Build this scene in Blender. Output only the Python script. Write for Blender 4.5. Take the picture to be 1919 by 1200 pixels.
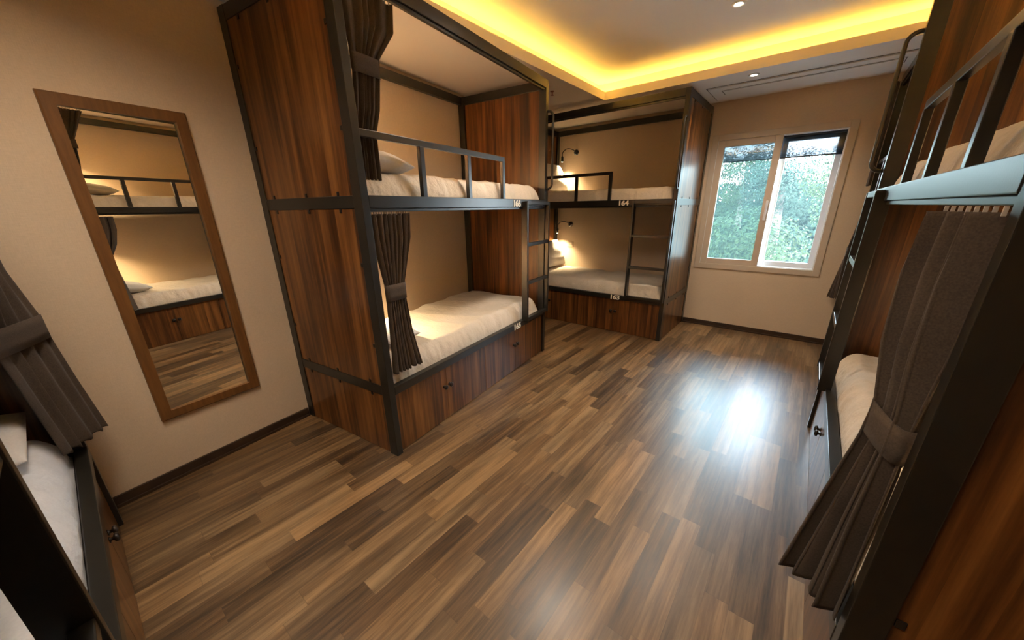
import bpy, bmesh, math, random
from mathutils import Vector, Matrix, noise
R = random.Random(7)
for o in list(bpy.data.objects): bpy.data.objects.remove(o, do_unlink=True)
scene = bpy.context.scene
col = scene.collection

# ------------------------------------------------------------------ camera
cd = bpy.data.cameras.new('camera'); cam = bpy.data.objects.new('camera', cd); col.objects.link(cam)
fw = Vector((-0.59663964, 0.73235253, -0.32814769)); rt = Vector((0.77828202, 0.62775742, -0.01406126)); up = Vector((-0.19569935, 0.26378095, 0.94452177))
cam.matrix_world = Matrix(((rt.x, up.x, -fw.x, 0), (rt.y, up.y, -fw.y, 0), (rt.z, up.z, -fw.z, 1.5), (0, 0, 0, 1)))
cd.sensor_width = 36; cd.sensor_fit = 'HORIZONTAL'; cd.lens = 669.904 / 1919 * 36
cd.shift_y = 23.8 / 1919; cd.clip_start = 0.02; cd.clip_end = 200
scene.camera = cam

# ------------------------------------------------------------------ exposure, world
vs = scene.view_settings
vs.view_transform = 'Standard'; vs.look = 'None'; vs.gamma = 1; vs.use_curve_mapping = False
vs.exposure = 1.0
W_SKY = 17.5; LED = 16.5; DOWN = 100.0; LAMP = 50.0
world = bpy.data.worlds.new('world'); scene.world = world; world.use_nodes = True
wn = world.node_tree; wn.nodes.clear()
wo = wn.nodes.new('ShaderNodeOutputWorld'); wb = wn.nodes.new('ShaderNodeBackground')
tc = wn.nodes.new('ShaderNodeTexCoord'); sp = wn.nodes.new('ShaderNodeSeparateXYZ'); rp = wn.nodes.new('ShaderNodeValToRGB')
wn.links.new(tc.outputs['Generated'], sp.inputs[0]); wn.links.new(sp.outputs['Z'], rp.inputs[0])
rp.color_ramp.elements[0].color = (.86, .93, 1, 1); rp.color_ramp.elements[1].color = (.50, .74, 1, 1)
wn.links.new(rp.outputs[0], wb.inputs['Color']); wb.inputs['Strength'].default_value = W_SKY
wn.links.new(wb.outputs[0], wo.inputs['Surface'])
scene.cycles.max_bounces = 12; scene.cycles.diffuse_bounces = 8; scene.cycles.sample_clamp_indirect = 6
def area_light(name, loc, rot, sx, sy, energy, color):
    l = bpy.data.lights.new(name, 'AREA'); l.shape = 'RECTANGLE'; l.size = sx; l.size_y = sy; l.energy = energy; l.color = color
    o = bpy.data.objects.new(name, l); col.objects.link(o); o.location = loc; o.rotation_euler = rot; return o

# ------------------------------------------------------------------ materials
def newmat(name):
    m = bpy.data.materials.new(name); m.use_nodes = True
    nt = m.node_tree; b = nt.nodes['Principled BSDF']; return m, nt, b
def N(nt, t, **k):
    n = nt.nodes.new(t)
    for a, v in k.items():
        if a.startswith('i_'): n.inputs[a[2:].replace('_', ' ')].default_value = v
        else: setattr(n, a, v)
    return n
def math_(nt, op, a, b=None, c=None):
    n = nt.nodes.new('ShaderNodeMath'); n.operation = op
    for i, v in enumerate((a, b, c)):
        if v is None: continue
        if isinstance(v, (int, float)): n.inputs[i].default_value = v
        else: nt.links.new(v, n.inputs[i])
    return n.outputs[0]
def ramp(nt, fac, stops):
    r = nt.nodes.new('ShaderNodeValToRGB'); cr = r.color_ramp
    while len(cr.elements) < len(stops): cr.elements.new(.5)
    for e, (p, c) in zip(cr.elements, stops): e.position = p; e.color = (*c, 1)
    nt.links.new(fac, r.inputs[0]); return r.outputs[0]
def mix(nt, fac, a, b, mode='MIX'):
    n = nt.nodes.new('ShaderNodeMix'); n.data_type = 'RGBA'; n.blend_type = mode
    for i, v in ((0, fac), (6, a), (7, b)):
        if isinstance(v, (int, float)): n.inputs[i].default_value = v
        elif isinstance(v, tuple): n.inputs[i].default_value = (*v, 1)
        else: nt.links.new(v, n.inputs[i])
    return n.outputs[2]
def bump(nt, b, h, strength, dist=.01):
    n = nt.nodes.new('ShaderNodeBump'); n.inputs['Strength'].default_value = strength; n.inputs['Distance'].default_value = dist
    nt.links.new(h, n.inputs['Height']); nt.links.new(n.outputs[0], b.inputs['Normal'])
def scaled(nt, sx, sy, sz, out='Object'):
    t = nt.nodes.new('ShaderNodeTexCoord'); m = nt.nodes.new('ShaderNodeMapping'); m.inputs['Scale'].default_value = (sx, sy, sz)
    nt.links.new(t.outputs[out], m.inputs[0]); return m.outputs[0]
def noise_(nt, vec, scale, detail=4, rough=.5):
    n = nt.nodes.new('ShaderNodeTexNoise'); n.inputs['Scale'].default_value = scale; n.inputs['Detail'].default_value = detail; n.inputs['Roughness'].default_value = rough
    nt.links.new(vec, n.inputs['Vector']); return n.outputs[0]
def plain(name, c, rough=.5, metal=0, spec=.5, var=0.0, sc=8, bmp=0, coat=0):
    m, nt, b = newmat(name)
    v = scaled(nt, 1, 1, 1)
    f = noise_(nt, v, sc, 5)
    lo = tuple(x * (1 - var) for x in c); hi = tuple(min(1, x * (1 + var)) for x in c)
    nt.links.new(ramp(nt, f, [(.3, lo), (.7, hi)]), b.inputs['Base Color'])
    b.inputs['Roughness'].default_value = rough; b.inputs['Metallic'].default_value = metal; b.inputs['Specular IOR Level'].default_value = spec
    b.inputs['Coat Weight'].default_value = coat
    if bmp: bump(nt, b, noise_(nt, v, sc * 12, 3), bmp, .002)
    return m
def emit(name, c, s):
    m, nt, b = newmat(name)
    b.inputs['Base Color'].default_value = (*c, 1); b.inputs['Emission Color'].default_value = (*c, 1); b.inputs['Emission Strength'].default_value = s; return m

M = {}
# wall: beige woven wallpaper
def wallmat(name, c):
    m, nt, b = newmat(name)
    v1 = scaled(nt, 40, 40, 420); v2 = scaled(nt, 420, 420, 40); v3 = scaled(nt, 1, 1, 1)
    f = math_(nt, 'ADD', noise_(nt, v1, 1, 2), noise_(nt, v2, 1, 2))
    base = ramp(nt, noise_(nt, v3, 1.5, 3), [(.3, tuple(x * .95 for x in c)), (.7, tuple(x * 1.04 for x in c))])
    f2 = math_(nt, 'MULTIPLY', f, .5)
    tex = ramp(nt, f2, [(.3, (.86, .86, .86)), (.7, (1, 1, 1))])
    nt.links.new(mix(nt, 1.0, base, tex, 'MULTIPLY'), b.inputs['Base Color'])
    b.inputs['Roughness'].default_value = .75; b.inputs['Specular IOR Level'].default_value = .25
    bump(nt, b, f, .25, .002); return m
M['wall'] = wallmat('beige_wallpaper', (.69, .55, .395))
M['ceil'] = plain('ceiling_paint', (.80, .74, .68), .8, var=.02, sc=2)
M['ac'] = plain('white_panel_paint', (.82, .80, .77), .5, var=.02, sc=3)
M['metal'] = plain('charcoal_powder_coated_steel', (.014, .012, .009), .32, 0, .60, var=.15, sc=20, bmp=.05)
M['clip'] = plain('black_clip_steel', (.012, .010, .009), .4, 0, .4, var=.1)
M['knob'] = plain('dark_bronze_knob', (.02, .014, .01), .35, .3, .5, var=.1)
M['hook'] = plain('white_plastic_hook', (.50, .45, .38), .4, var=.05)
M['baseb'] = plain('dark_brown_baseboard', (.040, .022, .013), .4, var=.25, sc=14)
M['number'] = plain('cream_number_lettering', (.80, .74, .62), .5, var=.02)
M['gap'] = plain('grey_panel_gap', (.16, .14, .12), .8, var=.1)
M['dark'] = plain('dark_void', (.02, .016, .012), .8, var=.1)
# walnut laminate boards
def walnut(name, tone=1.0):
    m, nt, b = newmat(name)
    t = nt.nodes.new('ShaderNodeTexCoord'); s = nt.nodes.new('ShaderNodeSeparateXYZ'); nt.links.new(t.outputs['Object'], s.inputs[0])
    h = math_(nt, 'ADD', s.outputs['X'], s.outputs['Y'])
    info = nt.nodes.new('ShaderNodeObjectInfo')
    h2 = math_(nt, 'MULTIPLY_ADD', h, 13.0, 3.7)
    cell = math_(nt, 'FLOOR', h2)
    wnz = nt.nodes.new('ShaderNodeTexWhiteNoise'); wnz.noise_dimensions = '1D'; nt.links.new(cell, wnz.inputs['W'])
    cmb = nt.nodes.new('ShaderNodeCombineXYZ')
    nt.links.new(math_(nt, 'MULTIPLY', h, 21), cmb.inputs[0]); nt.links.new(math_(nt, 'MULTIPLY', wnz.outputs['Value'], 9), cmb.inputs[1]); nt.links.new(math_(nt, 'MULTIPLY', s.outputs['Z'], 1.0), cmb.inputs[2])
    g1 = noise_(nt, cmb.outputs[0], 1.0, 5, .6)
    cmb2 = nt.nodes.new('ShaderNodeCombineXYZ')
    nt.links.new(math_(nt, 'MULTIPLY', h, 190), cmb2.inputs[0]); nt.links.new(math_(nt, 'MULTIPLY', s.outputs['Z'], 7), cmb2.inputs[2])
    g2 = noise_(nt, cmb2.outputs[0], 1.0, 4, .6)
    cmb3 = nt.nodes.new('ShaderNodeCombineXYZ'); nt.links.new(math_(nt, 'MULTIPLY', h, 5), cmb3.inputs[0]); nt.links.new(math_(nt, 'MULTIPLY', s.outputs['Z'], 1.1), cmb3.inputs[2])
    g3 = noise_(nt, cmb3.outputs[0], 1.0, 3, .5)
    f = math_(nt, 'ADD', math_(nt, 'MULTIPLY', g1, .72), math_(nt, 'MULTIPLY', wnz.outputs['Value'], .13))
    f = math_(nt, 'ADD', f, math_(nt, 'MULTIPLY', g2, .12)); f = math_(nt, 'ADD', f, math_(nt, 'MULTIPLY', g3, .24))
    k = tone
    c = ramp(nt, f, [(.42, (.022*k, .0075*k, .003*k)), (.55, (.082*k, .029*k, .008*k)), (.66, (.165*k, .064*k, .016*k)), (.80, (.27*k, .115*k, .030*k))])
    nt.links.new(c, b.inputs['Base Color'])
    b.inputs['Roughness'].default_value = .30; b.inputs['Specular IOR Level'].default_value = .45
    bump(nt, b, g2, .08, .001)
    return m
M['wood'] = walnut('walnut_laminate')
M['frame_wood'] = None
def oakframe():
    m, nt, b = newmat('reddish_brown_frame_wood')
    v = scaled(nt, 30, 30, 3); f = noise_(nt, v, 1.5, 5, .6)
    nt.links.new(ramp(nt, f, [(.3, (.12, .050, .013)), (.7, (.20, .088, .024))]), b.inputs['Base Color']); b.inputs['Roughness'].default_value = .45
    bump(nt, b, f, .1, .001); return m
M['frame_wood'] = oakframe()
# floor: narrow printed oak planks running towards the window wall
def floormat():
    m, nt, b = newmat('oak_plank_floor')
    t = nt.nodes.new('ShaderNodeTexCoord'); s = nt.nodes.new('ShaderNodeSeparateXYZ'); nt.links.new(t.outputs['Object'], s.inputs[0])
    PW, PL = .088, .68
    r = math_(nt, 'DIVIDE', math_(nt, 'ADD', s.outputs['X'], 20.03), PW); row = math_(nt, 'FLOOR', r); fr = math_(nt, 'FRACT', r)
    w1 = nt.nodes.new('ShaderNodeTexWhiteNoise'); w1.noise_dimensions = '1D'; nt.links.new(row, w1.inputs['W'])
    l = math_(nt, 'ADD', math_(nt, 'DIVIDE', math_(nt, 'ADD', s.outputs['Y'], 20), PL), math_(nt, 'MULTIPLY', w1.outputs['Value'], 7.3))
    ci = math_(nt, 'FLOOR', l); fl = math_(nt, 'FRACT', l)
    cm = nt.nodes.new('ShaderNodeCombineXYZ'); nt.links.new(row, cm.inputs[0]); nt.links.new(ci, cm.inputs[1])
    w2 = nt.nodes.new('ShaderNodeTexWhiteNoise'); w2.noise_dimensions = '2D'; nt.links.new(cm.outputs[0], w2.inputs['Vector'])
    rnd = w2.outputs['Value']
    c3 = nt.nodes.new('ShaderNodeCombineXYZ')
    nt.links.new(math_(nt, 'MULTIPLY', s.outputs['X'], 34), c3.inputs[0]); nt.links.new(math_(nt, 'MULTIPLY', s.outputs['Y'], 1.5), c3.inputs[1]); nt.links.new(math_(nt, 'MULTIPLY', rnd, 40), c3.inputs[2])
    nz = nt.nodes.new('ShaderNodeTexNoise'); nz.inputs['Scale'].default_value = 1; nz.inputs['Detail'].default_value = 6; nz.inputs['Roughness'].default_value = .6; nz.inputs['Distortion'].default_value = .08
    nt.links.new(c3.outputs[0], nz.inputs['Vector']); g = nz.outputs[0]
    c4 = nt.nodes.new('ShaderNodeCombineXYZ')
    nt.links.new(math_(nt, 'MULTIPLY', s.outputs['X'], 150), c4.inputs[0]); nt.links.new(math_(nt, 'MULTIPLY', s.outputs['Y'], 9), c4.inputs[1]); nt.links.new(math_(nt, 'MULTIPLY', rnd, 90), c4.inputs[2])
    g2 = noise_(nt, c4.outputs[0], 1, 4, .65)
    c5 = nt.nodes.new('ShaderNodeCombineXYZ')
    nt.links.new(math_(nt, 'MULTIPLY', s.outputs['X'], 7), c5.inputs[0]); nt.links.new(math_(nt, 'MULTIPLY', s.outputs['Y'], 2.2), c5.inputs[1]); nt.links.new(math_(nt, 'MULTIPLY', rnd, 60), c5.inputs[2])
    g3 = noise_(nt, c5.outputs[0], 1, 3, .5)
    f = math_(nt, 'ADD', math_(nt, 'MULTIPLY', rnd, .20), math_(nt, 'MULTIPLY', g, .50)); f = math_(nt, 'ADD', f, math_(nt, 'MULTIPLY', g2, .20)); f = math_(nt, 'ADD', f, math_(nt, 'MULTIPLY', g3, .22))
    c = ramp(nt, f, [(.38, (.030, .016, .007)), (.47, (.070, .037, .015)), (.58, (.150, .083, .034)), (.75, (.32, .190, .082))])
    # some planks are greyer
    grey = mix(nt, 1, c, (.86, .95, 1.10), 'MULTIPLY')
    w3 = nt.nodes.new('ShaderNodeTexWhiteNoise'); w3.noise_dimensions = '2D'
    va = nt.nodes.new('ShaderNodeVectorMath'); va.operation = 'ADD'; va.inputs[1].default_value = (13.7, 5.1, 0); nt.links.new(cm.outputs[0], va.inputs[0]); nt.links.new(va.outputs[0], w3.inputs['Vector'])
    c = mix(nt, w3.outputs['Value'], c, grey)
    e1 = math_(nt, 'LESS_THAN', fr, .018); e2 = math_(nt, 'LESS_THAN', fl, .003)
    e = math_(nt, 'MAXIMUM', e1, e2)
    c = mix(nt, math_(nt, 'MULTIPLY', e, .45), c, (.05, .028, .014))
    nt.links.new(c, b.inputs['Base Color'])
    rr = math_(nt, 'MULTIPLY_ADD', g3, .16, .32)
    nt.links.new(rr, b.inputs['Roughness']); b.inputs['Specular IOR Level'].default_value = .5; b.inputs['Coat Weight'].default_value = .35; b.inputs['Coat Roughness'].default_value = .26
    h = math_(nt, 'SUBTRACT', math_(nt, 'MULTIPLY', g2, .5), e); bump(nt, b, h, .22, .0015)
    return m
M['floor'] = floormat()
def fabric(name, c, c2, rough=.9, sc=500, bm=.3, sheen=.08, soft=False):
    m, nt, b = newmat(name)
    v = scaled(nt, 1, 1, 1); f = noise_(nt, v, sc, 2); g = noise_(nt, v, 3.5 if not soft else 9, 4)
    fm = math_(nt, 'ADD', math_(nt, 'MULTIPLY', f, .5), math_(nt, 'MULTIPLY', g, .5))
    nt.links.new(ramp(nt, fm, [(.35, c), (.65, c2)]), b.inputs['Base Color'])
    b.inputs['Roughness'].default_value = rough; b.inputs['Sheen Weight'].default_value = sheen; b.inputs['Specular IOR Level'].default_value = .2
    if soft:
        w = math_(nt, 'ABSOLUTE', math_(nt, 'SUBTRACT', noise_(nt, scaled(nt, 1, .45, 1), 13, 4, .55), .5)); bump(nt, b, w, bm * 1.6, .05)
    else: bump(nt, b, f, bm, .001)
    return m
M['curtain'] = fabric('taupe_curtain_fabric', (.058, .043, .033), (.100, .076, .059), sc=260)
M['linen'] = fabric('cream_cotton', (.60, .53, .43), (.68, .60, .50), sc=120, bm=.25, sheen=.1, soft=True)
M['pillow'] = fabric('white_cotton', (.70, .67, .63), (.77, .74, .70), sc=120, bm=.15, sheen=.1, soft=True)
M['sheet'] = fabric('daylit_white_cotton', (.64, .67, .72), (.71, .74, .79), sc=120, bm=.2, sheen=.1, soft=True)  # white cotton with the window's cool daylight tint put into its colour
def mirrormat():
    m, nt, b = newmat('mirror_silver'); b.inputs['Metallic'].default_value = 1; b.inputs['Roughness'].default_value = .0
    b.inputs['Base Color'].default_value = (.93, .93, .90, 1); return m
M['mirror'] = mirrormat()
def glassmat(name, tint, haze=0.0, hazec=(.6, .85, .9)):
    m = bpy.data.materials.new(name); m.use_nodes = True; nt = m.node_tree; nt.nodes.clear()
    o = nt.nodes.new('ShaderNodeOutputMaterial'); tr = nt.nodes.new('ShaderNodeBsdfTransparent'); tr.inputs[0].default_value = (*tint, 1)
    gl = nt.nodes.new('ShaderNodeBsdfGlossy'); gl.inputs['Roughness'].default_value = .02
    fz = nt.nodes.new('ShaderNodeFresnel'); fz.inputs[0].default_value = 1.45
    mx = nt.nodes.new('ShaderNodeMixShader'); nt.links.new(fz.outputs[0], mx.inputs[0]); nt.links.new(tr.outputs[0], mx.inputs[1]); nt.links.new(gl.outputs[0], mx.inputs[2])
    last = mx
    if haze:
        df = nt.nodes.new('ShaderNodeBsdfTranslucent'); df.inputs[0].default_value = (*hazec, 1)
        m2 = nt.nodes.new('ShaderNodeMixShader'); m2.inputs[0].default_value = haze
        nt.links.new(mx.outputs[0], m2.inputs[1]); nt.links.new(df.outputs[0], m2.inputs[2]); last = m2
    nt.links.new(last.outputs[0], o.inputs[0]); return m
M['glass'] = glassmat('clear_glass', (.95, .98, .98), .015)
M['glass_hazy'] = glassmat('hazy_double_glass', (.62, .70, .70), .02)  # tinted double pane with a faint translucent haze mixed in
M['shade'] = glassmat('dark_mesh_blind', (.32, .34, .36), .25, (.10, .11, .12))
M['upvc'] = plain('beige_window_frame', (.56, .465, .36), .45, var=.03)
M['upvc_white'] = plain('white_window_frame', (.74, .76, .78), .35, var=.03)
M['black_frame'] = plain('black_outer_frame', (.02, .022, .025), .45, var=.1)
M['led'] = emit('amber_led_strip', (1, .63, .11), LED)
M['bulb'] = emit('downlight_bulb', (1, .86, .68), 18)
M['bulb_warm'] = emit('reading_lamp_bulb', (1, .75, .42), 8)

# ------------------------------------------------------------------ mesh helpers
def box(bm, a, b, bev=0):
    x0, y0, z0 = (min(a[i], b[i]) for i in range(3)); x1, y1, z1 = (max(a[i], b[i]) for i in range(3))
    v = [bm.verts.new(p) for p in ((x0,y0,z0),(x1,y0,z0),(x1,y1,z0),(x0,y1,z0),(x0,y0,z1),(x1,y0,z1),(x1,y1,z1),(x0,y1,z1))]
    fs = [bm.faces.new([v[i] for i in q]) for q in ((0,3,2,1),(4,5,6,7),(0,1,5,4),(1,2,6,5),(2,3,7,6),(3,0,4,7))]
    if bev:
        es = list({e for f in fs for e in f.edges})
        bmesh.ops.bevel(bm, geom=es, offset=bev, segments=2, profile=.6, affect='EDGES', clamp_overlap=True)
def tube(bm, pts, r, seg=10, closed=False, cap=True):
    pts = [Vector(p) for p in pts]; rings = []; n = len(pts)
    ref = None
    for i, p in enumerate(pts):
        if closed: d = pts[(i + 1) % n] - pts[i - 1]
        else: d = pts[min(i + 1, n - 1)] - pts[max(i - 1, 0)]
        d.normalize()
        if ref is None: ref = d.orthogonal().normalized()
        a = (ref - d * ref.dot(d)).normalized(); b = d.cross(a); ref = a
        rr = r[i] if isinstance(r, (list, tuple)) else r
        rings.append([bm.verts.new(p + a * math.cos(t) * rr + b * math.sin(t) * rr) for t in (2 * math.pi * k / seg for k in range(seg))])
    m = n if closed else n - 1
    for i in range(m):
        A, B = rings[i], rings[(i + 1) % n]
        for k in range(seg): bm.faces.new((A[k], A[(k + 1) % seg], B[(k + 1) % seg], B[k]))
    if cap and not closed: bm.faces.new(rings[0][::-1]); bm.faces.new(rings[-1])
def arc(c, r, a0, a1, n, ax=0, bx=2):
    out = []
    for i in range(n + 1):
        t = a0 + (a1 - a0) * i / n; p = [0, 0, 0]; p = list(c); p[ax] += r * math.cos(t); p[bx] += r * math.sin(t); out.append(tuple(p))
    return out
def lathe(bm, c, axis, prof, seg=20):
    axis = Vector(axis).normalized(); a = axis.orthogonal().normalized(); b = axis.cross(a); rings = []
    for (h, r) in prof:
        rings.append([bm.verts.new(Vector(c) + axis * h + (a * math.cos(t) + b * math.sin(t)) * max(r, 1e-4)) for t in (2 * math.pi * k / seg for k in range(seg))])
    for A, B in zip(rings, rings[1:]):
        for k in range(seg): bm.faces.new((A[k], A[(k + 1) % seg], B[(k + 1) % seg], B[k]))
    bm.faces.new(rings[0][::-1]); bm.faces.new(rings[-1])
def obj(name, bm, m, parent=None, smooth=False, kind=None):
    bmesh.ops.recalc_face_normals(bm, faces=bm.faces)
    me = bpy.data.meshes.new(name); bm.to_mesh(me); bm.free(); me.materials.append(M[m] if isinstance(m, str) else m)
    if smooth:
        for p in me.polygons: p.use_smooth = True
    o = bpy.data.objects.new(name, me); col.objects.link(o)
    if parent is not None: o.parent = parent
    if kind: o['kind'] = kind
    return o
def bxo(name, a, b, m, parent=None, bev=.0, kind=None):
    bm = bmesh.new(); box(bm, a, b, bev); return obj(name, bm, m, parent, kind=kind)
def empty(name, loc=(0, 0, 0), rz=0):
    o = bpy.data.objects.new(name, None); col.objects.link(o); o.location = loc; o.rotation_euler = (0, 0, rz); o.empty_display_size = .1; return o
def tag(o, label, cat, group=None):
    o['label'] = label; o['category'] = cat
    if group: o['group'] = group
    return o
def struct(name, a, b, m, parent=None, bev=0): return bxo(name, a, b, m, parent, bev, kind='structure')

# ------------------------------------------------------------------ the room
HC = 2.605; HM = 2.80; YW = 5.131; XR = 1.262; YB = -1.22
th = -0.1305; S_, C_ = math.sin(th), math.cos(th); AX, AY = -1.79, 1.016
def A2(u, v): return (AX - u * C_ + v * S_, AY + u * S_ + v * C_)
def prism(bm, pts, z0, z1):
    lo = [bm.verts.new((x, y, z0)) for x, y in pts]; hi = [bm.verts.new((x, y, z1)) for x, y in pts]; n = len(pts)
    bm.faces.new(lo[::-1]); bm.faces.new(hi)
    for i in range(n): bm.faces.new((lo[i], lo[(i + 1) % n], hi[(i + 1) % n], hi[i]))
struct('floor', (-4.0, -1.6, -.1), (1.6, 5.4, 0), 'floor')
# slanting mirror wall, with the jog behind the corner bunk
bm = bmesh.new()
p = [A2(1.002, -3.0), A2(1.002, 2.16), A2(1.10, 2.16), A2(1.10, 4.6), A2(1.4, 4.6), A2(1.4, -3.0)]
prism(bm, p, 0, 3.0); obj('wall_left', bm, 'wall', kind='structure')
# window wall with its opening
WX0, WX1, WZ0, WZ1 = -1.045, .098, .805, 2.205
bm = bmesh.new()
box(bm, (-3.6, YW, 0), (WX0, YW + .24, 3)); box(bm, (WX1, YW, 0), (1.6, YW + .24, 3))
box(bm, (WX0, YW, 0), (WX1, YW + .24, WZ0)); box(bm, (WX0, YW, WZ1), (WX1, YW + .24, 3))
obj('wall_far', bm, 'wall', kind='structure')
bm = bmesh.new(); prism(bm, [(XR, -1.6), (XR, 3.055), (1.37, 3.055), (1.37, 5.131), (1.6, 5.131), (1.6, -1.6)], 0, 3.0); obj('wall_right', bm, 'wall', kind='structure')
struct('wall_near', (-2.7, YB - .15, 0), (1.262, YB, 3), 'wall')
# ceiling: lowered border with a raised tray
SX0, SX1, SY0, SY1 = -2.043, .95, -.75, 4.166
bm = bmesh.new(); LT = .036
def border(bm, z0, z1, g):
    box(bm, (-3.7, SY1 + g, z0), (1.62, 5.2, z1)); box(bm, (-3.7, -1.5, z0), (1.62, SY0 - g, z1))
    box(bm, (-3.7, SY0 - g, z0), (SX0 - g, SY1 + g, z1)); box(bm, (SX1 + g, SY0 - g, z0), (1.62, SY1 + g, z1))
border(bm, HC, HC + LT, 0)
box(bm, (SX0 - .014, SY1, HC + LT), (SX1 + .014, SY1 + .014, HC + .078)); box(bm, (SX0 - .014, SY0 - .014, HC + LT), (SX1 + .014, SY0, HC + .078))
box(bm, (SX0 - .014, SY0, HC + LT), (SX0, SY1, HC + .078)); box(bm, (SX1, SY0, HC + LT), (SX1 + .014, SY1, HC + .078)); obj('trim_1', bm, 'ceil', kind='structure')
bm = bmesh.new(); border(bm, HC + LT, HM, .15); box(bm, (-3.7, -1.5, HM), (1.62, 5.2, HM + .1)); obj('ceiling', bm, 'ceil', kind='structure')
# led strips lying on the ledge
def led(name, a, b, label):
    bm = bmesh.new(); box(bm, a, b, .002); o = obj(name, bm, 'led'); tag(o, label, 'light strip', 'amber light strips in the ceiling cove'); return o
lz = HC + LT
led('led_strip', (SX0 - .12, SY1 + .105, lz), (SX1 + .12, SY1 + .122, lz + .012), 'amber light strip hidden in the ceiling cove along the window side')
led('led_strip', (SX0 - .122, SY0, lz), (SX0 - .105, SY1 + .09, lz + .012), 'amber light strip in the ceiling cove above bunk 165 and 166')
led('led_strip', (SX1 + .105, SY0, lz), (SX1 + .122, SY1 + .09, lz + .012), 'amber light strip hidden in the ceiling cove over the right bunk')
led('led_strip', (SX0 - .12, SY0 - .122, lz), (SX1 + .12, SY0 - .105, lz + .012), 'amber light strip hidden in the ceiling cove behind the viewer')
# baseboards
def basebd(name, pts_fn, L0, L1):
    bm = bmesh.new(); p = [pts_fn(0, L0), pts_fn(0, L1), pts_fn(.014, L1), pts_fn(.014, L0)]; prism(bm, p, 0, .062)
    p = [pts_fn(0, L0), pts_fn(0, L1), pts_fn(.026, L1), pts_fn(.026, L0)]; prism(bm, p, 0, .016)
    obj(name, bm, 'baseb', kind='structure')
basebd('baseboard_left', lambda t, v: A2(1.0015 - t, v), -2.25, -.004)
basebd('baseboard_far', lambda t, v: (v, YW - t), -1.139, .355)
basebd('baseboard_right', lambda t, v: (XR - t, v), -1.2, .93)

# ------------------------------------------------------------------ window
def frame(bm, x0, x1, z0, z1, y0, y1, w, bev=.004):
    box(bm, (x0, y0, z0), (x0 + w, y1, z1), bev); box(bm, (x1 - w, y0, z0), (x1, y1, z1), bev)
    box(bm, (x0 + w, y0, z1 - w), (x1 - w, y1, z1), bev); box(bm, (x0 + w, y0, z0), (x1 - w, y1, z0 + w), bev)
win = empty('window_1', (0, 0, 0)); win['kind'] = 'structure'
bm = bmesh.new(); frame(bm, -1.105, .158, .748, 2.265, YW - .012, YW, .062); obj('window_casing', bm, 'upvc', win)
bm = bmesh.new(); frame(bm, WX0, WX1, WZ0, WZ1, YW + .001, YW + .20, .012, .002); obj('window_lining', bm, 'upvc_white', win)
sl = bmesh.new(); frame(sl, -1.040, -.425, .808, 2.202, YW + .0, YW + .05, .068); so_ = obj('window_sash', sl, 'upvc', win); so_['label'] = 'beige left sliding sash'
bm = bmesh.new(); box(bm, (-.972, YW + .02, .876), (-.493, YW + .026, 2.134)); obj('window_pane', bm, 'glass_hazy', so_)
bm = bmesh.new(); box(bm, (-.462, YW - .022, 1.335), (-.440, YW, 1.545), .006); obj('sash_handle', bm, 'upvc_white', so_)
sr = bmesh.new(); frame(sr, -.43, .086, .817, 2.193, YW + .10, YW + .15, .052); sr_ = obj('window_sash', sr, 'upvc_white', win); sr_['label'] = 'white right sash set further out'
bm = bmesh.new(); box(bm, (-.378, YW + .12, .869), (.034, YW + .126, 2.141)); obj('window_pane', bm, 'glass', sr_)
# dark roller blind pulled a little way down, with its bottom bar
bl = empty('roller_blind', (-.47, YW + .075, 2.19)); tag(bl, 'dark see-through roller blind pulled a little way down inside the window', 'blind')
bm = bmesh.new(); box(bm, (-.565, -.002, -.205), (.556, .0, .0)); obj('blind_fabric', bm, 'shade', bl)
bm = bmesh.new(); box(bm, (-.565, -.005, -.217), (.556, .004, -.203), .002); obj('bottom_bar', bm, 'black_frame', bl)
bm = bmesh.new(); lathe(bm, (-.565, .0, -.003), (1, 0, 0), [(0, .015), (1.12, .015)], 14); obj('roller_tube', bm, 'black_frame', bl, True)

# ------------------------------------------------------------------ ceiling fittings
ac = empty('ceiling_air_conditioner', (-.37, 4.76, HC)); tag(ac, 'long white air conditioner panel set in the ceiling above the window', 'air conditioner')
bm = bmesh.new(); frame_pts = None
box(bm, (-.72, -.25, -.012), (.80, .25, .0), .004); obj('cassette_panel', bm, 'ac', ac)
bm = bmesh.new(); box(bm, (-.60, -.13, -.018), (.68, .0, -.0125), .002); obj('outlet_flap', bm, 'ac', ac)
bm = bmesh.new()
def outline(x0, x1, y0, y1, z, w):
    box(bm, (x0, y0, z - .001), (x1, y0 + w, z)); box(bm, (x0, y1 - w, z - .001), (x1, y1, z)); box(bm, (x0, y0 + w, z - .001), (x0 + w, y1 - w, z)); box(bm, (x1 - w, y0 + w, z - .001), (x1, y1 - w, z))
outline(-.735, .815, -.266, .266, -.0005, .010); outline(-.615, .695, -.145, .015, -.0122, .007); obj('panel_gap', bm, 'gap', ac)
def downlight(x, y, z, label, e):
    r = empty('downlight', (x, y, z)); tag(r, label, 'ceiling light', 'round recessed downlights')
    bm = bmesh.new(); lathe(bm, (0, 0, 0), (0, 0, -1), [(0, .045), (.004, .045), (.006, .030), (.002, .028)], 24); obj('trim_ring', bm, 'ac', r, True)
    bm = bmesh.new(); lathe(bm, (0, 0, -.0025), (0, 0, -1), [(0, .024), (.003, .020)], 18); obj('bulb', bm, 'bulb', r, True)
    l = bpy.data.lights.new('downlight_beam', 'SPOT'); l.energy = e; l.spot_size = math.radians(150); l.spot_blend = 1; l.shadow_soft_size = .22; l.color = (1, .84, .68)
    o = bpy.data.objects.new('downlight_beam', l); col.objects.link(o); o.parent = r; o.location = (0, 0, -.02)
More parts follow.
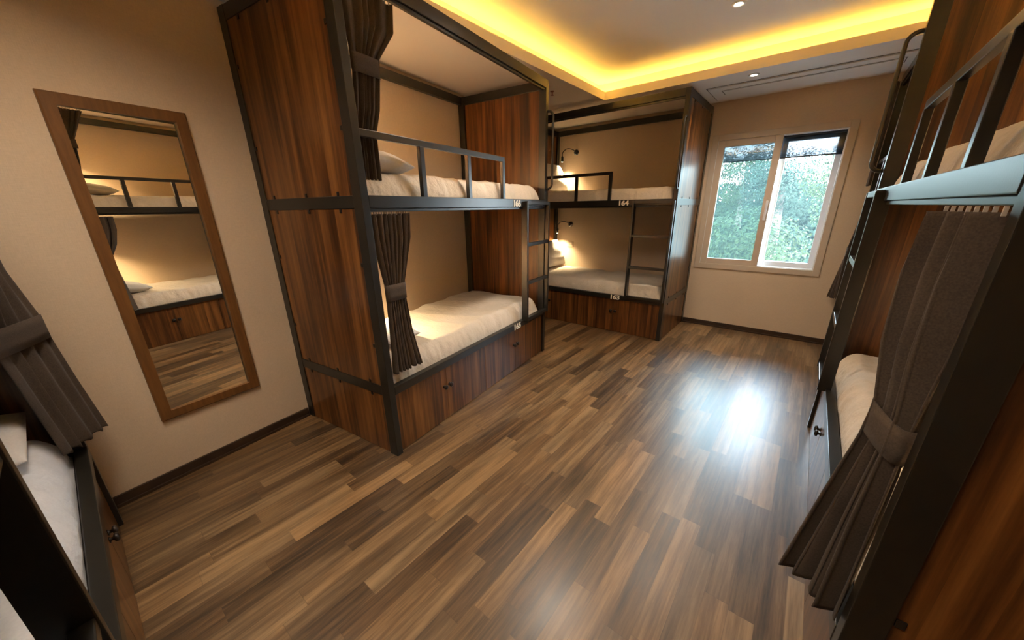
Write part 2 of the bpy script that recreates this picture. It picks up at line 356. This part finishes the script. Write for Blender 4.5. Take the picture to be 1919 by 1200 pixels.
downlight(-.69, 3.35, HM, 'small round downlight in the raised ceiling tray, towards the window', DOWN * .4)
downlight(-.677, 4.323, HC, 'small round downlight in the lowered ceiling beside the air conditioner', DOWN * .55)
for (x, y, w_, e_) in ((-1.35, 2.30, 'near the ladder beside the mirror bunk', .9), (-1.65, .05, 'nearest the mirror', .65), (-1.0, -.2, 'above the lower left bunk', .9), (-.35, -.2, 'behind the viewer', .25)): downlight(x, y, HM, 'added downlight in the raised ceiling tray, ' + w_, DOWN * e_)  # unseen downlights added as fill light for the room
sk = empty('fire_sprinkler', (-2.295, 3.513, HC)); tag(sk, 'small brass fire sprinkler hanging from the lowered ceiling behind bunk 166', 'sprinkler')
M['brass'] = plain('reddish_brass', (.25, .09, .05), .4, .6, var=.1)
bm = bmesh.new(); lathe(bm, (0, 0, 0), (0, 0, -1), [(0, .022), (.004, .022), (.006, .008), (.034, .006)], 14); obj('body', bm, 'brass', sk, True)
bm = bmesh.new(); lathe(bm, (0, 0, -.034), (0, 0, -1), [(0, .012), (.003, .018), (.005, .004)], 14); obj('deflector', bm, 'brass', sk, True)

# ------------------------------------------------------------------ bunk beds
BW, BL, BH = .994, 2.10, 2.564
PT, PD = .045, .068     # post: thickness along the bed, depth
def make_bunk(loc, rz, m, label, numbers=None, L=BL, clips=True, cz=(1.22, .75)):
    """local x = m * distance along the front (0 = curtain end), y = depth, z = up"""
    r = empty('bunk_bed', loc, rz); tag(r, label, 'bunk bed', 'two-tier bunk beds')
    def B(name, v0, v1, u0, u1, z0, z1, mat, par=None, bev=.0025):
        return bxo(name, (m * v0, u0, z0), (m * v1, u1, z1), mat, par or r, bev)
    for v in (0, L - PT):
        B('post', v, v + PT, 0, PD, 0, BH, 'metal'); B('post', v, v + PT, BW - PD, BW, 0, BH, 'metal')
    for nm, z0, z1 in (('top_rail', 2.496, 2.562), ('middle_rail', 1.511, 1.575), ('lower_rail', .424, .477)):
        f = B(nm, PT - .001, L - PT + .001, -.002, .042, z0, z1, 'metal')
        B(nm, PT - .001, L - PT + .001, BW - .045, BW - .003, z0, z1, 'metal')
        for v in (.0015, L - PT + .002): B(nm, v, v + PT - .0035, PD - .001, BW - PD + .001, z0 - (0 if nm != 'top_rail' else .004), z1 + (.012 if nm == 'lower_rail' else 0), 'metal')
    # walnut end panels with little black clips
    for side, v in ((0, .014), (1, L - .014)):
        for z0, z1 in ((.004, .424), (.489, 1.511), (1.575, 2.492)):
            pn = B('end_panel', v - .008, v + .008, PD, BW - PD, z0, z1, 'wood', bev=0)
            if not clips: continue
            vf = (v - .008) if side == 0 else (v + .008); d = -1 if side == 0 else 1
            pos = []
            if z0 < .1: pos = [(u, z1 - .010) for u in (.17, .50, .83)]
            elif z0 < 1: pos = [(u, z1 - .012) for u in (.19, .485, .83)] + [(u, z0 + .010) for u in (.17, .50, .83)] + [(.078, cz[0]), (.078, cz[1]), (BW - .078, 1.22), (BW - .078, .75)]
            else: pos = [(u, z0 + .010) for u in (.19, .485, .83)] + [(u, z1 - .012) for u in (.19, .50, .80)] + [(.078, 2.30), (.078, 1.88), (BW - .078, 2.275), (BW - .078, 1.86)]
            for (u, z) in pos: bxo('panel_clip', (m * vf, u - .009, z - .011), (m * (vf + d * .005), u + .009, z + .011), 'clip', pn, .002)
    # decks
    B('bed_deck', PT + .004, L - PT - .004, .044, BW - .047, 1.522, 1.536, 'metal', bev=0)
    B('bed_deck', PT + .004, L - PT - .004, .044, BW - .047, .430, .446, 'metal', bev=0)
    # curtain tracks
    for z in (2.496, 1.511):
        B('curtain_track', PT + .002, L - PT - .002, .010, .030, z - .018, z - .001, 'metal')
    # doors under the lower bed
    e = [PT + .002, .522, 1.011, 1.500, L - PT - .002]
    for i in range(4):
        dr = B('cabinet_door', e[i] + .0015, e[i + 1] - .0015, .018, .034, .006, .422, 'wood', bev=0)
        kv = e[i + 1] - .028 if i % 2 == 0 else e[i] + .028
        bm = bmesh.new(); lathe(bm, (m * kv, .018, .272), (0, -1, 0), [(0, .013), (.003, .013), (.006, .007), (.012, .007), (.016, .017), (.023, .019), (.029, .012), (.030, .002)], 16)
        obj('door_knob', bm, 'knob', dr, True)
    # guard rail
    g = B('guard_rail', PT - .002, 1.360, .006, .030, 1.846, 1.880, 'metal')
    for v in (.445, .890, 1.326): B('guard_post', v, v + .034, .004, .032, 1.574, 1.847, 'metal', g)
    # ladder
    for v in (1.652, L - .022): B('ladder_stile', v - .010, v + .014, -.040, .022 if v < 2 else -.001, .462, 1.556, 'metal')
    for z in (.468, .820, 1.172, 1.530): B('ladder_rung', 1.664, L - .03, -.036, -.004 if z < 1.5 and z > .5 else -.0025, z, z + .030, 'metal')
    # grab handle
    vh = L - .012; rr = .045
    pts = [(vh, .004, 2.322)] + [(vh, -.012, 2.322)] + arc((vh, -.012, 2.322 - rr), rr, math.pi / 2, math.pi, 6, 1, 2) + arc((vh, -.012, 1.672 + rr), rr, math.pi, 1.5 * math.pi, 6, 1, 2) + [(vh, .004, 1.672)]
    bm = bmesh.new(); tube(bm, [(m * a, b, c) for a, b, c in pts], .0105, 12); obj('grab_handle', bm, 'metal', r, True)
    if numbers:
        for txt, z, v in ((numbers[0], 1.514, 1.475), (numbers[1], .424, 1.462)):
            c = bpy.data.curves.new('bed_number', 'FONT'); c.body = txt; c.size = .074; c.extrude = .001; c.offset = .0028; c.space_character = .95
            to = bpy.data.objects.new('tmp', c); col.objects.link(to)
            me = bpy.data.meshes.new_from_object(to); bpy.data.objects.remove(to)
            xs = [q.co.x for q in me.vertices]; ys = [q.co.y for q in me.vertices]
            w = max(xs) - min(xs); h = max(ys) - min(ys); x0, y0 = min(xs), min(ys)
            for q in me.vertices: q.co = ((v + (q.co.x - x0) *   .114 / w) * m, -.0025 + -q.co.z - .001, z - .0005 + (q.co.y - y0) * .056 / h)
            me.materials.append(M['number']); o = bpy.data.objects.new('bed_number', me); col.objects.link(o); o.parent = r
    return r
rzA = math.atan2(C_, S_)
bunkA = make_bunk((AX, AY, 0), rzA, 1, 'black steel and walnut bunk numbered 165 and 166 beside the mirror', ('166', '165'))
bunkB = make_bunk((-1.143 - BL, 4.137, 0), 0, 1, 'black steel and walnut bunk numbered 163 and 164 left of the window', ('164', '163'))
XC, YC = .247, .948
bunkC = make_bunk((XC, YC, 0), -math.pi / 2, -1, 'steel and walnut bunk in the right foreground, curtain tied to its near post', cz=(1.32, .615))
XE, YE = .362, 5.122
bunkE = make_bunk((XE, YE, 0), -math.pi / 2, 1, 'black bunk at the right side of the window, mostly hidden behind the nearer right bunk', L=2.06, clips=False)
XD, YD = -2.490, -.165
RD = math.pi
bunkD = make_bunk((XD, YD, 0), RD, -1, 'black steel bunk in the lower left foreground beside the mirror wall', L=2.10)

def place(o, loc, rz): o.location = loc; o.rotation_euler = (0, 0, rz)
BEDS = dict(A=((AX, AY), rzA, 1), B=((-1.143 - BL, 4.137), 0, 1), C=((XC, YC), -math.pi / 2, -1), E=((XE, YE), -math.pi / 2, 1), D=((XD, YD), RD, -1))
# ------------------------------------------------------------------ bedding
def puffy(name, m, v0, v1, u0, u1, z0, T, rad, mat, seed, wr=.009, side=.009, nv=190, nu=100):
    """rounded soft slab in bunk coordinates"""
    bm = bmesh.new()
    def dist(n):   # denser near the ends
        return [.5 - .5 * math.cos(math.pi * i / n) for i in range(n + 1)]
    xs = [v0 + (v1 - v0) * t for t in dist(nv)]; ys = [u0 + (u1 - u0) * t for t in dist(nu)]
    g = []
    for i, x in enumerate(xs):
        row = []
        for j, y in enumerate(ys):
            dx = min(x - v0, v1 - x); dy = min(y - u0, u1 - y)
            f = 1.0
            for d in (dx, dy):
                q = max(0, 1 - d / rad); f *= math.sqrt(max(0, 1 - q * q))
            big = noise.noise(Vector((x * 1.7, y * 2.1, seed))) * .016 + noise.noise(Vector((x * 4.3 + 3, y * 5, seed + 5))) * .006
            z = z0 + T * f + big * f + .010 * f * (1 - min(1, min(dx, dy) / .35)) * noise.noise(Vector((x * 6, y * 6, seed + 9)))
            row.append(bm.verts.new((m * x, y, z)))
        g.append(row)
    for i in range(nv):
        for j in range(nu):
            bm.faces.new((g[i][j], g[i + 1][j], g[i + 1][j + 1], g[i][j + 1]))
    lowz = z0 - .004
    per = [g[i][0] for i in range(nv + 1)] + [g[nv][j] for j in range(1, nu + 1)] + [g[i][nu] for i in range(nv - 1, -1, -1)] + [g[0][j] for j in range(nu - 1, 0, -1)]
    lo = [bm.verts.new((w.co.x, w.co.y, lowz)) for w in per]; n = len(per)
    for k in range(n): bm.faces.new((per[k], lo[k], lo[(k + 1) % n], per[(k + 1) % n]))
    bm.faces.new(lo)
    bmesh.ops.recalc_face_normals(bm, faces=bm.faces); bm.normal_update()
    for row in g[1:-1]:
        for w in row[1:-1]:
            x, y, z = w.co; nn = w.normal; x *= m
            e = 1 - min(1, max(0, nn.z)) ** 2          # 1 on the sides
            fr = noise.ridged_multi_fractal(Vector((x * 5 + y * 1.2, y * 1.1 + x * .5, seed + z * 1.0)), 1.0, 2.0, 3, 1.0, 2.0) - 1.0
            sd = noise.noise(Vector((x * 22 + seed, y * 3 + z * 5, seed))) + .6 * noise.noise(Vector((x * 47, z * 8, seed + 2)))
            lf = noise.noise(Vector((x * 3.1 + seed, y * 2.2, seed * 2)))
            w.co += nn * (fr * wr * (1 - e * .4) + sd * side * e * 1.0 + lf * .014 * e)
            w.co.z = max(w.co.z, z0)
            w.co.y = max(w.co.y, u0 - .004)
    return obj(name, bm, mat, smooth=True)
def bedset(key, lab, tiers=('upper', 'lower'), pil=True, L=BL):
    (ox, oy), rz, m = BEDS[key]; out = {}
    for t in tiers:
        z = 1.537 if t == 'upper' else .447
        sd = sum(map(ord, key + t)) * .37
        d = puffy('mattress', m, .055, L - .06, .05, .935, z + .006, .158 + (0 if t == 'upper' else .008), .085, 'sheet' if key == 'D' else 'linen', sd)
        place(d, (ox, oy, 0), rz); tag(d, ('white' if key == 'D' else 'cream') + ' covered mattress on the %s bed of the %s' % (t, lab), 'mattress', 'mattresses in the bunks'); out[t] = d
    return out
bedset('A', 'bunk beside the mirror'); bedset('B', 'bunk left of the window'); bedset('C', 'right foreground bunk'); bedset('D', 'lower left foreground bunk', ('lower',)); bedset('E', 'bunk right of the window', L=2.06)
def pillow(key, cv, cu, z, w, h, T, tilt, seed, label, rot=0):
    """pillow of width w (across the bed), height h, thickness T; tilt 0 = flat, 90 = standing against the v=0 end"""
    (ox, oy), rz, m = BEDS[key]
    bm = bmesh.new(); n = 30; top = []; bot = []
    for i in range(n + 1):
        a = -math.cos(math.pi * i / n); ta, tb = [], []
        for j in range(n + 1):
            b = -math.cos(math.pi * j / n)
            pin = 1 - .07 * (abs(a) ** 3) * (1 - abs(b) ** 2) ; pin2 = 1 - .07 * (abs(b) ** 3) * (1 - abs(a) ** 2)
            k = max(0, (1 - a ** 4)) ** .55 * max(0, (1 - b ** 4)) ** .55
            wob = noise.noise(Vector((a * 2, b * 2, seed))) * .012
            x = a * h / 2 * pin2; y = b * w / 2 * pin
            ta.append(bm.verts.new((x, y, T / 2 * k + wob * k + .002))); tb.append(bm.verts.new((x, y, -T / 2 * k + wob * k * .3 - .002)))
        top.append(ta); bot.append(tb)
    for i in range(n):
        for j in range(n):
            bm.faces.new((top[i][j], top[i + 1][j], top[i + 1][j + 1], top[i][j + 1])); bm.faces.new((bot[i][j], bot[i][j + 1], bot[i + 1][j + 1], bot[i + 1][j]))
    per = lambda g: [g[i][0] for i in range(n)] + [g[n][j] for j in range(n)] + [g[i][n] for i in range(n, 0, -1)] + [g[0][j] for j in range(n, 0, -1)]
    P, Q = per(top), per(bot); k = len(P)
    for i in range(k): bm.faces.new((P[i], Q[i], Q[(i + 1) % k], P[(i + 1) % k]))
    T1 = Matrix.Translation((cv, cu, z)) @ Matrix.Rotation(math.radians(rot), 4, 'Z') @ Matrix.Rotation(math.radians(tilt), 4, 'Y')
    bm.transform(T1)
    for w_ in bm.verts: w_.co.x *= m
    o = obj('pillow', bm, 'pillow', smooth=True); place(o, (ox, oy, 0), rz); tag(o, label, 'pillow', 'white pillows on the bunks'); return o
pillow('B', .175, .60, .835, .62, .40, .13, 66, 1.0, 'white pillow propped at the head of lower bed 163')
pillow('B', .175, .60, 1.915, .62, .40, .13, 66, 2.0, 'white pillow propped at the head of upper bed 164')
pillow('A', .27, .38, 1.765, .58, .42, .12, 6, 3.0, 'white pillow on upper bed 166 behind the tied curtain')
pillow('A', .27, .50, .690, .62, .42, .12, 6, 4.0, 'white pillow on lower bed 165 behind the tied curtain')
pillow('C', .27, .50, 1.765, .62, .42, .12, 6, 5.0, 'white pillow at the near end of the upper right foreground bed')
pillow('C', .27, .50, .690, .62, .42, .12, 6, 6.0, 'white pillow at the near end of the lower right foreground bed')
pillow('D', .25, .42, .690, .62, .42, .12, 6, 7.0, 'white pillow at the head of the lower left foreground bed')

# ------------------------------------------------------------------ curtains
def curtain(key, label, keys, nf, tie, mat='curtain', zl=None, seed=0, hooks=True, sharp=.55):
    """keys: (z, (v0,u0), (v1,u1), amplitude, bow). tie: (z_low, z_high, grow)"""
    (ox, oy), rz, m = BEDS[key]
    r = empty('bed_curtain', (ox, oy, 0), rz); tag(r, label, 'curtain', 'tied bed curtains')
    keys = sorted(keys, key=lambda k: -k[0]); nz = 80; ns = nf * 14
    def at(z):
        for a, b in zip(keys, keys[1:]):
            if a[0] >= z >= b[0]:
                t = (a[0] - z) / (a[0] - b[0]); t = t * t * (3 - 2 * t) if len(a) > 5 and a[5] == 's' else t
                return [tuple(a[i][k] + (b[i][k] - a[i][k]) * t for k in (0, 1)) for i in (1, 2)] + [a[3] + (b[3] - a[3]) * t, a[4] + (b[4] - a[4]) * t]
        k = keys[-1]; return [k[1], k[2], k[3], k[4]]
    bm = bmesh.new(); g = []
    z1, z0 = keys[0][0], keys[-1][0]
    for i in range(nz + 1):
        z = z1 + (z0 - z1) * i / nz; p, q, amp, bow = at(z); row = []
        dv = Vector((q[0] - p[0], q[1] - p[1])); ln = dv.length; t_ = dv / ln; nrm = Vector((-t_.y, t_.x))
        for j in range(ns + 1):
            s = j / ns
            ph = 2 * math.pi * nf * (s + .035 * math.sin(2 * math.pi * s * 1.7 + seed)) + .5 * math.sin(z * 3 + seed + s * 9)
            wv = math.sin(ph); wv = math.copysign(abs(wv) ** sharp, wv)
            a = amp * (.75 + .35 * math.sin(s * 17 + seed * 3)) * wv
            sh = .35 * amp * math.sin(2 * ph)
            hem = .006 * math.sin(ph + 1) if i == nz else 0
            pt = Vector(p) + t_ * (s * ln + sh * .5) + nrm * (a + bow * math.sin(math.pi * s))
            row.append(bm.verts.new((m * pt.x, pt.y, z + hem)))
        g.append(row)
    for i in range(nz):
        for j in range(ns): bm.faces.new((g[i][j], g[i][j + 1], g[i + 1][j + 1], g[i + 1][j]))
    o = obj('drape', bm, mat, r, True)
    md = o.modifiers.new('thickness', 'SOLIDIFY'); md.thickness = .0035; md.offset = 0
    if tie:
        zl_, zh_, grow = tie[:3]; zm = (zl_ + zh_) / 2; p, q, amp, bow = at(zm)
        c = ((p[0] + q[0]) / 2, (p[1] + q[1]) / 2); dv = Vector((q[0] - p[0], q[1] - p[1])); a = dv.length / 2 + grow * .3; t_ = dv.normalized(); nrm = Vector((-t_.y, t_.x)); b = abs(amp) * .85 + grow * .3
        bm = bmesh.new(); n = 40; rows = []
        tilt = tie[3] if len(tie) > 3 else 0
        for zz in (zl_, zl_ + (zh_ - zl_) * .33, zl_ + (zh_ - zl_) * .66, zh_):
            row = []
            for k in range(n):
                th2 = 2 * math.pi * k / n; ct, st = math.cos(th2), math.sin(th2)
                ex = a * math.copysign(abs(ct) ** .8, ct); ey = b * math.copysign(abs(st) ** .55, st)
                pt = Vector(c) + t_ * ex + nrm * (ey + bow)
                row.append(bm.verts.new((m * pt.x, pt.y, zz + tilt * ex / a)))
            rows.append(row)
        for A_, B_ in zip(rows, rows[1:]):
            for k in range(n): bm.faces.new((A_[k], A_[(k + 1) % n], B_[(k + 1) % n], B_[k]))
        tb = obj('tieback', bm, mat, r, True); md = tb.modifiers.new('thickness', 'SOLIDIFY'); md.thickness = .004; md.offset = 1
    if hooks:
        p, q, amp, bow = at(z1)
        for k in range(nf * 2):
            s = (k + .5) / (nf * 2); x = p[0] + (q[0] - p[0]) * s; y = p[1] + (q[1] - p[1]) * s
            bm = bmesh.new(); box(bm, (m * x - .002, y - .003, z1 - .006), (m * x + .002, y + .003, z1 + .010), .0008); obj('curtain_hook', bm, 'hook', r)
    return r
# bunk by the mirror
curtain('A', 'taupe curtain tied back on the upper bed 166', [(2.465, (.062, .020), (.345, .020), .014, 0), (2.34, (.062, .020), (.330, .020), .015, 0), (2.205, (.075, .022), (.225, .022), .012, 0), (2.12, (.075, .022), (.215, .022), .012, 0),
    (1.98, (.070, .040), (.205, .040), .013, 0), (1.88, (.066, .072), (.195, .072), .013, 0), (1.66, (.060, .085), (.205, .085), .013, 0)], 6, (2.120, 2.200, .006), seed=1)
curtain('A', 'taupe curtain tied back on the lower bed 165', [(1.482, (.058, .026), (.333, .026), .018, 0), (1.35, (.060, .026), (.320, .026), .019, 0), (1.09, (.095, .022), (.232, .022), .012, 0), (1.00, (.095, .022), (.232, .022), .012, 0),
    (.80, (.085, .020), (.245, .012), .013, 0), (.555, (.066, .012), (.290, .000), .014, 0)], 8, (1.000, 1.095, .006), seed=2)
# right foreground
curtain('C', 'large taupe curtain tied back on the lower bed in the right foreground', [(1.482, (.052, .002), (.270, -.036), .026, 0), (1.35, (.052, .002), (.264, -.040), .032, 0), (1.20, (.052, .000), (.220, -.044), .030, 0), (1.07, (.050, -.006), (.150, -.044), .020, 0), (.98, (.050, -.006), (.152, -.050), .020, 0),
    (.80, (.048, -.006), (.160, -.075), .026, 0), (.50, (.046, -.006), (.170, -.118), .030, 0)], 4, (.985, 1.065, .004, .010), seed=3.6, sharp=.62)
curtain('C', 'taupe curtain tied back on the upper bed in the right foreground', [(2.465, (.062, .020), (.345, .020), .014, 0), (2.205, (.075, .022), (.225, .022), .012, 0), (2.12, (.075, .022), (.215, .022), .012, 0),
    (1.98, (.070, .045), (.205, .045), .013, 0), (1.88, (.066, .072), (.195, .072), .013, 0), (1.72, (.060, .085), (.205, .085), .013, 0)], 6, (2.120, 2.200, .006), seed=4)
# lower left
curtain('D', 'taupe curtain tied back on the lower left bed, beside the mirror wall', [(1.482, (.052, .006), (.42, .030), .012, 0), (1.30, (.052, .000), (.40, .045), .012, 0), (1.11, (.047, -.034), (.30, .085), .009, 0), (1.01, (.046, -.038), (.29, .085), .009, 0),
    (.80, (.040, -.055), (.26, .072), .011, 0), (.535, (.030, -.080), (.215, .055), .012, 0)], 4, (1.01, 1.11, .006), seed=5, sharp=.8)
# far right
curtain('E', 'grey curtain tied back right of the window, the lower of two', [(1.482, (.058, .010), (.333, .010), .014, 0), (1.15, (.058, -.020), (.22, -.035), .014, 0), (1.06, (.050, -.026), (.20, -.040), .014, 0), (1.00, (.050, -.028), (.20, -.042), .014, 0),
    (.555, (.026, -.088), (.135, -.020), .018, 0)], 6, (1.00, 1.09, .005), seed=6)
curtain('E', 'grey curtain right of the window, seen behind the grab handle', [(2.465, (.050, -.036), (.345, -.036), .014, 0), (2.205, (.060, -.03), (.225, -.03), .012, 0), (2.12, (.060, -.03), (.215, -.03), .012, 0),
    (1.98, (.056, -.03), (.215, -.03), .013, 0), (1.66, (.055, -.028), (.215, -.028), .013, 0)], 6, (2.120, 2.20, .005), seed=7)

# ------------------------------------------------------------------ mirror on the slanting wall
mr = empty('wall_mirror', (*A2(1.0, -.533), 0), rzA); tag(mr, 'tall mirror in a reddish brown wooden frame on the left wall', 'mirror')
bm = bmesh.new(); w = .2545; f = .050; z0, z1 = .380, 2.006
def frame2(bm, x0, x1, z0, z1, w_, y0, y1):
    # mitred frame with a slightly sloped profile
    o = [(x0, z0), (x1, z0), (x1, z1), (x0, z1)]; i = [(x0 + w_, z0 + w_), (x1 - w_, z0 + w_), (x1 - w_, z1 - w_), (x0 + w_, z1 - w_)]
    O0 = [bm.verts.new((x, y1, z)) for x, z in o]; O1 = [bm.verts.new((x, y0 + .004, z)) for x, z in o]; I1 = [bm.verts.new((x, y0, z)) for x, z in i]; I0 = [bm.verts.new((x, y1, z)) for x, z in i]
    md = [bm.verts.new((x + (.006 if x < (x0 + x1) / 2 else -.006), y0, z + (.006 if z < (z0 + z1) / 2 else -.006))) for x, z in o]
    for k in range(4):
        l = (k + 1) % 4
        for A_, B_ in ((O0, O1), (O1, md), (md, I1), (I1, I0), (I0, O0)): bm.faces.new((A_[k], A_[l], B_[l], B_[k]))
frame2(bm, -w, w, z0, z1, f, -.022, -.001)
obj('mirror_frame', bm, 'frame_wood', mr)
bm = bmesh.new(); box(bm, (-w + f - .004, -.009, z0 + f - .004), (w - f + .004, -.005, z1 - f + .004)); obj('mirror_glass', bm, 'mirror', mr)

# ------------------------------------------------------------------ reading lamps and wall socket
def reading_lamp(key, v, u, z, label):
    (ox, oy), rz, m = BEDS[key]
    r = empty('reading_lamp', (ox, oy, 0), rz); tag(r, label, 'lamp', 'gooseneck reading lamps')
    bm = bmesh.new(); lathe(bm, (m * v, u, z), (0, -1, 0), [(0, .038), (.012, .038), (.020, .030), (.024, .012)], 24); obj('wall_base', bm, 'clip', r, True)
    h = Vector((v - .145, u - .155, z - .060))
    P = [Vector((v, u - .022, z)), Vector((v - .02, u - .07, z + .03)), Vector((v - .09, u - .115, z + .045)), Vector((v - .14, u - .152, z + .0)), h]
    pts = []
    for i in range(len(P) - 1):
        a = P[max(i - 1, 0)]; b = P[i]; c = P[i + 1]; d = P[min(i + 2, len(P) - 1)]
        for k in range(6):
            t = k / 6; pts.append(.5 * ((2 * b) + (c - a) * t + (2 * a - 5 * b + 4 * c - d) * t * t + (3 * b - a - 3 * c + d) * t ** 3))
    pts.append(h)
    bm = bmesh.new(); tube(bm, [(m * q.x, q.y, q.z) for q in pts], .006, 10); obj('gooseneck', bm, 'clip', r, True)
    bm = bmesh.new(); lathe(bm, (m * h.x, h.y, h.z + .008), (0, 0, -1), [(0, .010), (.012, .017), (.070, .019), (.074, .016)], 18); obj('lamp_head', bm, 'clip', r, True)
    bm = bmesh.new(); lathe(bm, (m * h.x, h.y, h.z - .0665), (0, 0, -1), [(0, .013), (.003, .011)], 14); obj('bulb', bm, 'bulb_warm', r, True)
    l = bpy.data.lights.new('reading_beam', 'SPOT'); l.energy = LAMP * {'A': 4.5, 'B': .9}.get(key, 1.6); l.spot_size = math.radians(118 if key == 'B' else 150); l.spot_blend = 1; l.shadow_soft_size = .03; l.color = (1, .74, .42)
    o = bpy.data.objects.new('reading_beam', l); col.objects.link(o); o.parent = r; o.location = (m * h.x, h.y, h.z - .075)
reading_lamp('B', .335, .9935, 2.264, 'black gooseneck reading lamp on the wall above upper bed 164')
reading_lamp('B', .285, .9935, 1.253, 'black gooseneck reading lamp on the wall above lower bed 163')
reading_lamp('A', .335, 1.0015, 2.264, 'unseen reading lamp added inside upper bed 166, behind its curtain')  # unseen lamp, added to brighten the inside of the upper bed
reading_lamp('A', .285, 1.0015, 1.253, 'unseen reading lamp added inside lower bed 165, behind its curtain')  # likewise added, fills the lower bed with warm light
reading_lamp('C', .40, 1.0135, 2.264, 'black gooseneck reading lamp on the wall above the right foreground upper bed')
reading_lamp('C', .40, 1.0135, 1.253, 'black gooseneck reading lamp on the wall above the right foreground lower bed')
sk = empty('wall_socket', (-2.956, YW, .952)); tag(sk, 'small beige socket plate on the wall under the lower reading lamp', 'socket')
bm = bmesh.new(); box(bm, (-.056, -.010, -.040), (.056, 0, .040), .003); obj('socket_plate', bm, 'wall', sk)
bm = bmesh.new(); box(bm, (-.046, -.0125, .018), (.046, -.0095, .030), .001); box(bm, (.034, -.0125, -.020), (.044, -.0095, .018), .001); obj('socket_trim', bm, 'upvc', sk)

# ------------------------------------------------------------------ outside: trees on a slope beyond the window
def leafmat(name, a, b_):
    m, nt, b = newmat(name)
    f = noise_(nt, scaled(nt, 1, 1, 1), 2.2, 4)
    nt.links.new(ramp(nt, f, [(.3, a), (.7, b_)]), b.inputs['Base Color']); b.inputs['Roughness'].default_value = .8; b.inputs['Specular IOR Level'].default_value = .15
    return m
M['leaf1'] = leafmat('fresh_green_leaves', (.014, .030, .010), (.055, .074, .032))
M['leaf2'] = leafmat('blue_green_leaves', (.014, .031, .020), (.044, .067, .048))
M['bark'] = plain('grey_bark', (.12, .09, .07), .9, var=.3)
M['bounce_ground'] = plain('pale_bounce_ground', (.50, .49, .46), .9, var=.12, sc=3)  # unseen ground, made pale to bounce sky light up to the ceiling
def crown_mesh(seed, n, rad, leaf):
    rr = random.Random(seed); bm = bmesh.new()
    blobs = [(Vector((rr.uniform(-.6, .6), rr.uniform(-.5, .5), rr.uniform(-.75, .75))) * rad, rr.uniform(.30, .5) * rad) for _ in range(16)]
    for i in range(n):
        c, r0 = rr.choice(blobs); d = Vector((rr.gauss(0, 1), rr.gauss(0, 1), rr.gauss(0, 1))).normalized()
        p = c + d * r0 * rr.uniform(.8, 1.08); s = leaf * rr.uniform(.6, 1.3)
        nrm = (d + Vector((rr.uniform(-.8, .8), rr.uniform(-.8, .8), rr.uniform(-.2, 1.0)))).normalized()
        a = nrm.orthogonal().normalized(); b = nrm.cross(a); t = rr.uniform(0, 6.28); a, b = a * math.cos(t) + b * math.sin(t), b * math.cos(t) - a * math.sin(t)
        vs_ = [bm.verts.new(p + a * s), bm.verts.new(p + b * s * .42 + nrm * s * .1), bm.verts.new(p - a * s), bm.verts.new(p - b * s * .42 + nrm * s * .1)]
        bm.faces.new(vs_)
    me = bpy.data.meshes.new('foliage'); bm.to_mesh(me); bm.free(); return me
cm1 = crown_mesh(1, 15000, 2.6, .075); cm1.materials.append(M['leaf1']); cm2 = crown_mesh(2, 15000, 2.6, .080); cm2.materials.append(M['leaf2'])
GZ = -4.0
struct('ground', (-40, 5.7, GZ - .2), (20, 60, GZ), 'bounce_ground')
trees = [(-4.3, 9.2, -.5, .48, cm2, 'bushy tree outside, low and left of the window view'), (-.9, 9.4, .1, .50, cm1, 'bright green bushy tree closest outside the window'), (2.5, 9.2, -.1, .48, cm1, 'bushy tree just outside, hidden right of the window view'),
         (-2.75, 12.9, .0, .52, cm2, 'blue green tree outside, seen in the left pane'), (.85, 13.0, 1.5, .52, cm1, 'leafy tree outside at the right edge of the right pane'), (-6.3, 12.8, -.2, .50, cm1, 'green tree outside, left beyond the window view'),
         (-1.1, 16.8, 2.1, .60, cm2, 'leafy tree outside rising behind the right pane'), (-5.1, 17.0, -.1, .60, cm2, 'lower tree outside with open sky above it, left pane'), (3.1, 17.0, 1.6, .60, cm2, 'tree farther outside, right beyond the window view'),
         (-3.0, 21.6, 2.5, .66, cm1, 'distant tree outside against the sky, left pane'), (1.2, 21.6, 3.6, .66, cm2, 'distant tree outside, right pane, tallest of all'), (-7.4, 21.6, .2, .66, cm2, 'distant low tree outside, far left of the view')]
for i, (x, y, z, s, me, lab) in enumerate(trees):
    r = empty('tree', (x, y, GZ)); tag(r, lab, 'tree', 'trees outside the window')
    o = bpy.data.objects.new('foliage', me); col.objects.link(o); o.parent = r; o.location = (0, 0, z - GZ); o.scale = (s, s, s); o.rotation_euler = (0, 0, i * 1.3)
    bm = bmesh.new(); tube(bm, [(0, 0, 0), (.1, .05, (z - GZ) * .5), (0, 0, z - GZ)], [.22, .17, .09], 10); obj('trunk', bm, 'bark', r, True)

he = empty('hedge', (-3, 25, GZ)); tag(he, 'dense green belt of shrubs far behind the trees outside the window', 'hedge')
bm = bmesh.new(); rr = random.Random(5)
for i in range(16000):
    x = rr.uniform(-11, 8); z = rr.uniform(1.5, 6.6 + 1.0 * noise.noise(Vector((x * .5, 0, 3)))); y = rr.uniform(-.9, .5); p = Vector((x, y, z)); s_ = rr.uniform(.10, .22)
    nrm = Vector((rr.uniform(-1, 1), rr.uniform(-1.4, 0), rr.uniform(-.3, 1))).normalized(); a = nrm.orthogonal().normalized(); b = nrm.cross(a); t = rr.uniform(0, 6.28); a, b = a * math.cos(t) + b * math.sin(t), b * math.cos(t) - a * math.sin(t)
    bm.faces.new([bm.verts.new(p + a * s_), bm.verts.new(p + b * s_ * .5), bm.verts.new(p - a * s_), bm.verts.new(p - b * s_ * .5)])
box(bm, (-11, .1, 0), (8, .8, 5.6)); obj('foliage', bm, 'leaf2', he)
